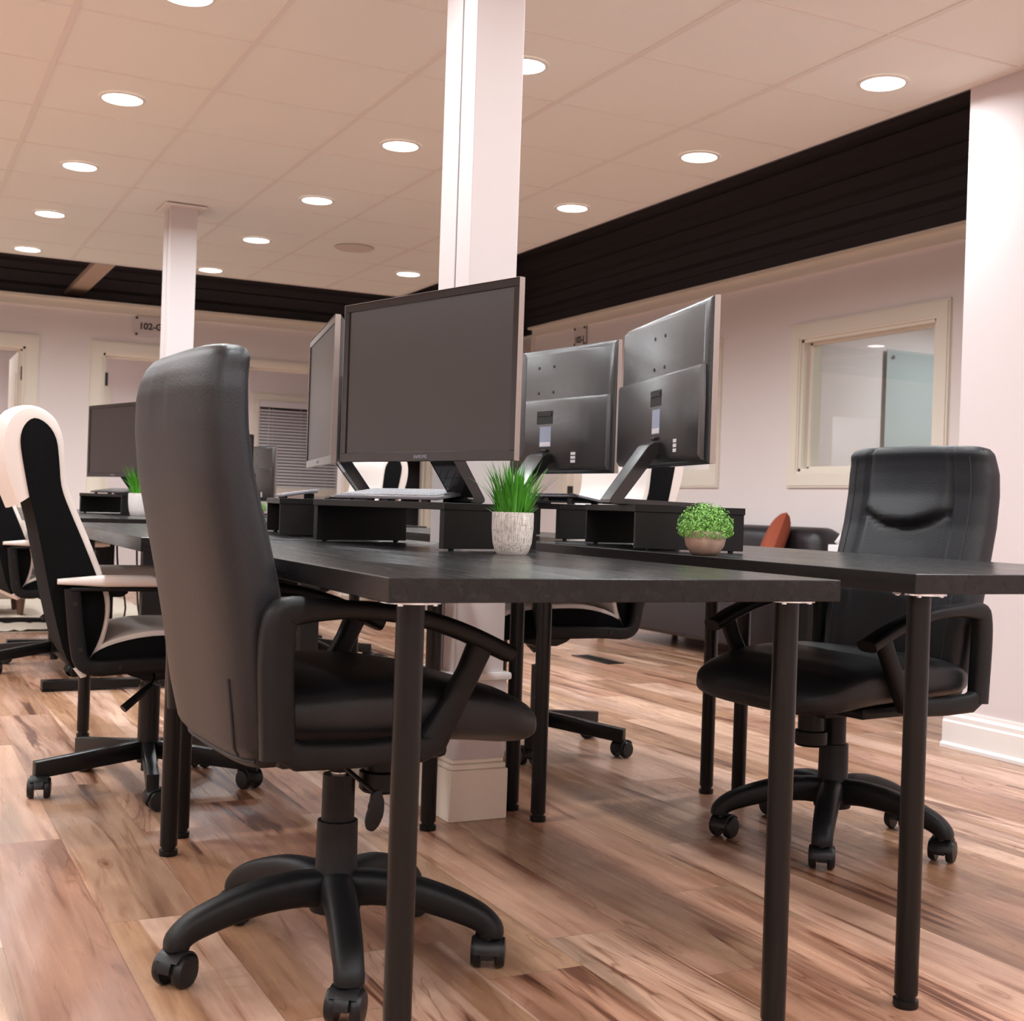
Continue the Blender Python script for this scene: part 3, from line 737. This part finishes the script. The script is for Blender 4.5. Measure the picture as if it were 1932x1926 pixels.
grass_plant('distant green grass in a plain white pot beside the black chair', 1.150, 6.36, .735, 1.25, True, 9)
round_plant('distant small round green plant just right of the black chair', 1.99, 7.28, .735, .8, 11)

# ------------------------------------------------------------------ castors
def castor(parent, x, y, ang, h=.062):
    """twin wheel castor under (x,y)"""
    b = BM(); cyl(b, (0, 0, .045), (0, 0, h+.008), .011, n=14)
    hood = [(.034*math.cos(a)+.012, .030+.032*math.sin(a)) for a in [math.radians(q) for q in range(0, 196, 13)]]
    prism(b, hood+[(-.014, .024), (.012, .022)], -.0125, .0125, .001)
    rim = [(.034*math.cos(a)+.012, .030+.032*math.sin(a)) for a in [math.radians(q) for q in range(35, 181, 12)]]
    inn = [(.0305*math.cos(a)+.012, .030+.0290*math.sin(a)) for a in [math.radians(q) for q in range(180, 34, -12)]]
    prism(b, rim+inn, -.024, .024, .001)
    c = obj('castor', b, m_castor, parent, True); c.location = (x, y, 0); c.rotation_euler = (0, 0, ang)
    for s in (-1, 1):
        b = BM(); n = 30
        rings = [[(.012+r*math.cos(2*PI*j/n), yy, .0285+r*math.sin(2*PI*j/n)) for j in range(n)] for r, yy in ((.0275, s*.0130), (.0285, s*.0155), (.0285, s*.0235), (.0250, s*.0300), (.011, s*.0315))]
        loft(b, rings); obj('wheel', b, m_castor, c, True)
    return c

# ------------------------------------------------------------------ black executive chairs
def black_chair(label, loc, rz, star, lift, castor_ang, swivel_group='black leather high-back chairs'):
    t = thing('office_chair', label, 'chair', (loc[0], loc[1], 0), rz, swivel_group)
    for k in range(5):
        a = star-rz+math.radians(72*k); b = BM()
        P = [(.015, .130), (.07, .136), (.14, .131), (.20, .117), (.245, .102), (.272, .089), (.288, .074), (.290, .062)]
        P = [(p.x, p.z) for p in catmull([(x, 0, z) for x, z in P], 3)]
        n = len(P); hw = [.031-.006*min(1, i/(n*.7)) for i in range(n)]; ht = [.034-.013*min(1, i/(n*.75)) for i in range(n)]
        hw[-1] = .024; ht[-1] = .021
        sweep(b, P, hw, ht, 16, 3)
        l = obj('base_leg', b, m_plastic, t, True); l.rotation_euler = (0, 0, a)
        castor(t, .283*math.cos(a), .283*math.sin(a), castor_ang[k]-rz, .062)
    b = BM(); lathe(b, [(.046, .092), (.050, .12), (.045, .15), (.038, .165), (.037, .25), (.0365, .254), (.030, .255), (.0295, .335), (.029, .338)], 36); obj('gas_lift_cover', b, m_plastic, t, True)
    b = BM(); lathe(b, [(.016, .336), (.016, .345+lift)], 24); obj('gas_piston', b, m_chrome, t, True)
    b = BM(); lathe(b, [(.019, .343+lift), (.021, .36+lift), (.034, .378+lift), (.045, .385+lift)], 24)
    box(b, -.11, .10, -.06, .06, .375+lift, .41+lift, .008)
    lathe(b, [(.036, .30+lift), (.042, .306+lift), (.042, .337+lift), (.033, .340+lift), (.033, .39+lift)], 24, .085, 0)
    obj('tilt_mechanism', b, m_plastic, t, True)
    # lever with paddle
    b = BM(); tube(b, [(-.05, -.05, .385+lift), (-.045, -.13, .378+lift), (-.018, -.203, .345+lift)], .004, 8)
    pd = [(.040, .345), (.056, .350), (.063, .325), (.058, .297), (.045, .283), (.033, .288), (.031, .305), (.038, .325)]
    b2 = BM(); prism(b2, [(p.x-.066, p.z+lift) for p in catmull([(x, 0, z) for x, z in pd], 3, True)], -.207, -.199, .002); merge(b, b2)
    obj('height_lever', b, m_plastic, t, True)
    # seat cushion
    b = BM(); rings = []
    K = [(-.235, .040, .19, .482), (-.225, .050, .225, .484), (-.18, .056, .245, .486), (-.05, .061, .255, .486), (.10, .062, .258, .482), (.18, .061, .256, .474), (.24, .056, .248, .462), (.28, .047, .232, .452), (.305, .032, .205, .444), (.315, .013, .17, .440)]
    for i in range(37):
        x = -.235+(.55)*i/36; hh, hw, zc = interp(K, x)
        r = []
        for j in range(40):
            cc, ss = sup(math.cos(2*PI*j/40), math.sin(2*PI*j/40), 3.2)
            zz = zc+hh*ss; yy = hw*cc
            if ss > 0: zz += .010*(abs(yy)/.25)**2-.006+.004*math.cos(x*14)
            r.append((x-.010, yy, zz+lift))
        rings.append(r)
    loft(b, rings); seat = obj('seat', b, m_leather, t, 'all')
    b = BM(); box(b, -.19, .12, -.20, .20, .395+lift, .425+lift, .012); obj('seat_pan', b, m_plastic, t, True)
    # backrest
    K = [(.385, -.200, -.165, .12), (.395, -.232, -.150, .170), (.43, -.262, -.145, .208), (.50, -.275, -.158, .228), (.60, -.290, -.168, .236), (.69, -.306, -.186, .240), (.79, -.326, -.213, .241), (.87, -.342, -.236, .241), (.95, -.350, -.249, .240), (1.01, -.350, -.251, .237), (1.04, -.345, -.250, .231), (1.062, -.336, -.247, .229), (1.075, -.325, -.253, .217), (1.081, -.308, -.266, .19)]
    b = BM(); rings = []; NZ = 76; NA = 104
    for i in range(NZ+1):
        f = i/NZ; z = .385+.695*(math.sin((f-.5)*PI)*.22+ (f-.5)*.56+.5) 
        xr, xf, hw = interp(K, z); cx = (xr+xf)/2; hx = (xf-xr)/2; r = []
        for j in range(NA):
            cc, ss = sup(math.cos(2*PI*j/NA), math.sin(2*PI*j/NA), 3.4)
            x = cx+hx*cc; y = hw*ss; front = max(0.0, cc)
            zz = z-.007*(abs(y)/.24)**3*max(0, min(1, (z-.85)/.2))**2
            if front > .5:
                g = 0.0
                yc = .135+.012*math.sin((z-.4)*5)
                dd = abs(abs(y)-yc)
                if z > .42: g -= .010*math.exp(-(dd/.0055)**2)
                if abs(y) < yc:
                    zs = .905-.042*math.cos(y/yc*PI/2)      # smile-shaped fold
                    u = z-zs
                    if 0 < u < .17: g += .026*math.exp(-(u/.075)**2)*math.cos(y/yc*PI/2)**.6*min(1, u/.012)
                    g -= .012*math.exp(-(u/.008)**2)
                    if u > 0: g += .008*math.cos(y/yc*PI/2)
                    else: g += .012*math.cos(y/yc*PI/2)*math.exp(-((u+.14)/.12)**2)
                x += g*front
            if cc < -.5:    # soft crease at the top of the rear cover
                if z > .90: x += .010*math.exp(-((y-.02+.25*(1.07-z))/.012)**2)*(z-.90)/.18
            r.append((x, y, zz+lift))
        rings.append(r)
    loft(b, rings); back = obj('backrest', b, m_leather, t, 'all')
    # piping seams on the backrest rim
    def rimpath(y_, zs, side, off=.001):
        out = []
        for z in zs:
            xr, xf, hw = interp(K, z); out.append(((xf+xr)/2+(xf-xr)/2*.8157, side*hw*.8157, z+lift))
        return out
    zs = [.42+.63*i/24 for i in range(25)]
    for s in (-1, 1):
        b = BM(); tube(b, rimpath(0, zs, s), .0018, 6); obj('piping', b, m_stitch, back, True)
    b = BM(); pp = []
    for i in range(25):
        y = -.19+.38*i/24; pp.append((-.300+.02*math.cos(y*8), y, 1.0808-.010*(abs(y)/.2)**2.4+lift))
    tube(b, pp, .0016, 6); obj('top_seam', b, m_stitch, back, True)
    def surf(z, ang, off=.001):
        xr, xf, hw = interp(K, z); cc, ss = sup(math.cos(ang), math.sin(ang), 3.4)
        return ((xr+xf)/2+((xf-xr)/2+off)*cc, (hw+off)*ss, z+lift)
    b = BM(); tube(b, [surf(.408, R(110+140*i/30)) for i in range(31)], .0032, 8)
    tube(b, [surf(.415+.13*i/8, R(222)) for i in range(9)], .0025, 6); obj('zip', b, m_stitch, back, True)
    # arms: one loop each side
    for s in (-1, 1):
        b = BM(); y = s*.268; DX = -.034
        top = catmull([(-.182, 0, .43), (-.186, 0, .50), (-.190, 0, .58), (-.187, 0, .636), (-.172, 0, .658), (-.11, 0, .662), (-.02, 0, .658), (.06, 0, .645), (.14, 0, .620), (.225, 0, .583)], 4)
        n = len(top); tp = [(p.x+DX, p.z+lift) for p in top]
        sweep(b, tp, [.020+.009*max(0, min(1, (i/n-.4)*4)) for i in range(n)], [.028-.013*max(0, min(1, (i/n-.38)*5)) for i in range(n)], 16, 3.2, y=y)
        sweep(b, [(x+DX, z+lift) for x, z in ((.172, .60), (.150, .553), (.112, .485), (.085, .440), (.055, .425))], .017, [.022, .020, .022, .027, .020], 14, 3.2, y=y)
        sweep(b, [(x+DX, z+lift) for x, z in ((-.186, .452), (-.15, .432), (-.05, .428), (.06, .432), (.09, .440))], .018, [.022, .024, .022, .022, .018], 14, 3.2, y=y)
        obj('armrest', b, m_plastic, t, True)
    return t
black_chair('large black leather chair at the nearest desk, its back towards the camera', (.769, 2.205), R(3.5), R(184), 0.0, [R(220), R(235), R(60), R(20), R(200)])
black_chair('black leather chair at the right desk, its front facing the camera', (2.228, 2.550), R(186), R(153), -.045, [R(20), R(50), R(30), R(200), R(100)])

# ------------------------------------------------------------------ white and black chairs
def white_chair(label, loc, rz, star, lift=0.0):
    t = thing('swivel_chair', label, 'chair', (loc[0], loc[1], 0), rz, 'white leather chairs with black sides')
    for k in range(5):
        a = star-rz+R(72*k); b = BM()
        prism(b, [(.02, .132), (.318, .098), (.318, .052), (.02, .082)], -.0165, .0165, .003)
        l = obj('base_leg', b, m_blackmetal, t, True); l.rotation_euler = (0, 0, a)
        castor(t, .302*math.cos(a), .302*math.sin(a), a+rz*0+R(70+35*k), .055)
    b = BM(); lathe(b, [(.030, .07), (.030, .29)], 28); lathe(b, [(.018, .045), (.018, .07)], 20); obj('gas_lift_cover', b, m_blackmetal, t, True)
    b = BM(); lathe(b, [(.014, .29-lift), (.014, .345)], 20); obj('gas_piston', b, m_blackmetal, t, True)
    b = BM(); prism(b, [(-.12, .352), (.13, .352), (.10, .325), (.05, .312), (-.03, .312), (-.06, .33)], -.07, .07, .005); lathe(b, [(.026, .30), (.03, .34)], 20, 0, 0); obj('tilt_mechanism', b, m_blackmetal, t, True)
    b = BM(); tube(b, [(.0, -.06, .335), (-.01, -.14, .325), (-.03, -.20, .315)], .004); tube(b, [(-.028, -.20, .317), (-.055, -.22, .300), (-.105, -.24, .262)], [.008, .011, .012]); obj('height_lever', b, m_blackmetal, t, True)
    # backrest: black core between, white leather strip wrapping front, head and upper rear
    inner = [(-.215, .362), (-.178, .43), (-.160, .50), (-.162, .56), (-.184, .62), (-.221, .71), (-.256, .79), (-.278, .85), (-.286, .92), (-.295, .975), (-.318, 1.012), (-.350, 1.026), (-.374, 1.005), (-.382, .965), (-.372, .90), (-.356, .82)]
    outer = [(-.205, .350), (-.164, .425), (-.146, .50), (-.147, .565), (-.170, .63), (-.207, .72), (-.242, .80), (-.264, .86), (-.271, .925), (-.279, .985), (-.305, 1.033), (-.350, 1.053), (-.398, 1.035), (-.421, .980), (-.417, .90), (-.384, .80)]
    ic = [(p.x, p.z) for p in catmull([(x, 0, z) for x, z in inner], 3)]; oc = [(p.x, p.z) for p in catmull([(x, 0, z) for x, z in outer], 3)]
    b = BM(); n = len(ic)
    ys = [-.226, -.222, -.19, -.1, 0, .1, .19, .222, .226]; bul = [.6, .95, 1.15, 1.5, 1.6, 1.5, 1.15, .95, .6]
    rings = []
    for i in range(n):
        (ax, az), (cx_, cz) = ic[i], oc[i]; ring = []
        for y, q in zip(ys, bul): ring.append((ax+(cx_-ax)*q, y, az+(cz-az)*q))
        for y in reversed(ys): ring.append((ax, y, az))
        rings.append(ring)
    loft(b, rings); wh = obj('white_back_cover', b, m_wleather, t, True)
    for v in (): pass
    core = ic+[(p.x, p.z) for p in catmull([(-.356, 0, .82), (-.333, 0, .735), (-.298, 0, .57), (-.262, 0, .425), (-.235, 0, .37)], 3)]
    b = BM(); prism(b, core, -.231, .231, .004); obj('backrest', b, m_fabric, t, True)
    # seat
    si = [(-.20, .375), (-.183, .410), (-.125, .437), (-.03, .455), (.10, .455), (.20, .448), (.26, .43), (.285, .395)]
    so = [(-.19, .395), (-.178, .424), (-.120, .452), (-.03, .470), (.10, .470), (.205, .462), (.272, .44), (.300, .395)]
    ic = [(p.x, p.z) for p in catmull([(x, 0, z) for x, z in si], 3)]; oc = [(p.x, p.z) for p in catmull([(x, 0, z) for x, z in so], 3)]
    b = BM(); rings = []; bul = [.6, .95, 1.1, 1.0, .9, 1.0, 1.1, .95, .6]
    for i in range(len(ic)):
        (ax, az), (cx_, cz) = ic[i], oc[i]
        rings.append([(ax+(cx_-ax)*q, y, az+(cz-az)*q) for y, q in zip(ys, bul)]+[(ax, y, az) for y in reversed(ys)])
    loft(b, rings); obj('white_seat_cover', b, m_wleather, t, True)
    b = BM(); prism(b, ic+[(.28, .372), (.25, .355), (-.20, .355)], -.231, .231, .004); obj('seat', b, m_fabric, t, True)
    # corner gusset
    b = BM(); prism(b, [(-.235, .372), (-.205, .385), (-.200, .350), (-.215, .346)], -.234, .234, .002); obj('corner_piece', b, m_wleather, t, True)
    for s in (-1, 1):
        y = s*.250; b = BM()
        path = catmull([(-.245, 0, .585), (-.238, 0, .52), (-.228, 0, .44), (-.215, 0, .392), (-.180, 0, .374), (-.10, 0, .378), (.02, 0, .382), (.10, 0, .384), (.135, 0, .40), (.143, 0, .45), (.143, 0, .585)], 4)
        sweep(b, [(p.x, p.z) for p in path], .016, .021, 14, 4, y=y)
        f = obj('arm_frame', b, m_plastic, t, True)
        for (bx, bz) in ((-.238, .545), (-.222, .425), (-.12, .377)):
            b = BM(); cyl(b, (bx, y-s*.0165*-1, bz), (bx, y+s*.0178, bz), .0058, n=14); obj('bolt', b, m_hinge, f, True)
        b = BM(); rings = []
        for i in range(13):
            x = -.282+.465*i/12; e = min(1, (i+.3)/3.2, (12.3-i)/1.5)
            rings.append([(x, y+.027*(.45+.55*e)*sup(math.cos(2*PI*j/18), 0, 3)[0], .602+.016*(.4+.6*e)*sup(0, math.sin(2*PI*j/18), 3)[1]+.003*math.sin(PI*i/12)) for j in range(18)])
        loft(b, rings); obj('arm_pad', b, m_wleather, t, True)
        b = BM(); box(b, -.25, .16, y-.02, y+.02, .578, .588, .003, 1); obj('pad_support', b, m_plastic, f, True)
    for c in t.children:
        if c.name.split('.')[0] not in ('base_leg', 'castor', 'gas_lift_cover'): c.location.z += lift
    return t
white_chair('white chair with black sides at the left, nearest of the white ones', (.718, 3.725), R(-2), R(190))
white_chair('white chair at the left picture edge, partly cut off', (.775, 6.36), R(4), R(205))
white_chair('white chair tucked under the second right desk behind the screens', (2.087, 3.91), R(180), R(-51), .05)
white_chair('distant white chair seen under the largest screen', (2.02, 6.31), R(181), R(-9), .05)

# ------------------------------------------------------------------ lounge corner
s = thing('sofa', 'dark leather sofa against the right wall behind the right desks', 'sofa', (4.70, 5.72, 0))
L = 1.75
b = BM(); box(b, -.34, .36, .02, L-.02, .09, .40, .03, 3); obj('sofa_base', b, m_sofa, s, True)
for k in range(2):
    b = BM(); box(b, -.37, .15, .20+k*(L-.4)/2, .20+(k+1)*(L-.4)/2-.006, .40, .50, .035, 3); obj('seat_cushion', b, m_sofa, s, True)
b = BM(); box(b, .13, .37, .0, L, .38, .775, .09, 5)
for v in b.verts:
    v.co.x += -.015*math.sin(v.co.y*6); v.co.z += .008*math.sin(v.co.y*9)
obj('sofa_back', b, m_sofa, s, True)
for y0 in (0, L-.2):
    b = BM(); box(b, -.36, .30, y0, y0+.2, .09, .60, .06, 4); obj('sofa_arm', b, m_sofa, s, True)
for x in (-.30, .30):
    for y in (.08, L-.08):
        b = BM(); lathe(b, [(.02, 0), (.025, .10)], 12, x, y); obj('leg', b, m_port, s, True)
b = BM(); n = 14
def cushion(bm, sx, sz, th, M):
    g = bmesh.new(); N = 16; V = {}
    for s_ in (1, -1):
        for i in range(N+1):
            for j in range(N+1):
                u = i/N*2-1; v = j/N*2-1
                k = (1-u**4)*(1-v**4)
                if s_ < 0 and (i in (0, N) or j in (0, N)): V[(s_, i, j)] = V[(1, i, j)]; continue
                pinch = 1-.07*(1-abs(u)**2)*abs(v)**2-.0
                pinch2 = 1-.07*(1-abs(v)**2)*abs(u)**2
                V[(s_, i, j)] = g.verts.new((u*sx/2*pinch2, s_*th/2*max(0, k)**.5, v*sz/2*pinch))
    for s_ in (1, -1):
        for i in range(N):
            for j in range(N):
                g.faces.new([V[(s_, i, j)], V[(s_, i+1, j)], V[(s_, i+1, j+1)], V[(s_, i, j+1)]])
    merge(bm, g, 0, M)
cushion(b, .34, .34, .13, T(0, 0, .155, 0, R(24), R(32)))
tag(obj('throw_pillow', b, m_terra, None, True, (4.74, 6.02, .50), R(68)), 'rust coloured throw pillow on the dark sofa', 'pillow')
t = thing('side_table', 'small dark side table at the near end of the sofa', 'table', (4.78, 5.35, 0))
b = BM(); box(b, -.22, .22, -.22, .22, .60, .635, .003, 1); obj('tabletop', b, m_riser, t)
for x in (-.19, .19):
    for y in (-.19, .19):
        b = BM(); box(b, x-.018, x+.018, y-.018, y+.018, 0, .60); obj('leg', b, m_riser, t)
t = thing('tissue_box', 'white tissue box with raised tissue on the dark side table', 'tissue box', (4.68, 5.33, .635))
b = BM(); box(b, -.06, .06, -.06, .06, 0, .06, .004, 1); obj('carton', b, m_tissue, t)
b = BM(); cushion(b, .10, .09, .03, T(0, 0, .078, 0, 0, R(40))); obj('tissue', b, m_tissue, t, True)
# floor registers
def vent(label, x, y, w, l, rz=0):
    t = thing('floor_vent', label, 'vent', (x, y, 0), rz)
    b = BM(); box(b, -w/2, w/2, -l/2, l/2, 0, .005, .0015, 1); obj('frame', b, m_blackmetal, t)
    b = BM()
    for k in range(16): box(b, -w/2+.02, w/2-.02, -l/2+.02+k*(l-.04)/16, -l/2+.02+k*(l-.04)/16+.008, .005, .0075)
    obj('grille', b, m_hinge, t)
vent('black floor vent on the open wood floor near the sofa', 3.645, 6.15, .11, .40)
vent('long black floor vent under the distant white chair', 2.25, 6.56, .55, .13)
# ottoman, rug
s = thing('bench', 'taupe cloth bench on wooden legs at the far left', 'bench', (.45, 9.15, 0))
b = BM(); box(b, -.6, .52, -.25, .25, .13, .30, .02, 2); obj('bench_body', b, m_ottoman, s, True)
b = BM(); box(b, -.62, .54, -.27, .27, .30, .44, .04, 3); obj('cushion', b, m_ottoman, s, True)
for x in (-.5, .42):
    for y in (-.2, .2):
        b = BM(); lathe(b, [(.018, .022), (.03, .13)], 14, x, y); obj('leg', b, m_oleg, s, True)
b = BM(); rnd = random.Random(2)
NX, NY = 90, 70
V = [[b.verts.new((-1.6+3.35*i/NX, 8.0+2.6*j/NY, .012+rnd.uniform(0, .014))) for j in range(NY+1)] for i in range(NX+1)]
for i in range(NX):
    for j in range(NY): b.faces.new((V[i][j], V[i+1][j], V[i+1][j+1], V[i][j+1]))
box(b, -1.6, 1.75, 8.0, 10.6, 0.0005, .007)
rug = tag(obj('shag_rug', b, m_rug, None, 'all'), 'pale shaggy rug beneath the taupe bench at far left', 'rug')
# cables under the rear left desk
for k, (x, y) in enumerate(((1.02, 6.2), (1.10, 6.15), (1.16, 6.22))):
    b = BM(); q = [(x, y, .70), (x+.01, y+.01, .5), (x+.05-.03*k, y, .30), (x+.02+.04*k, y+.03, .16), (x+.05, y, .03)]
    tube(b, catmull(q, 5), .0045, 6)
    tag(obj('power_cable', b, m_cable, None, True), 'thin black cable hanging below the rear left desk', 'cable', 'cables hanging below the rear left desk')
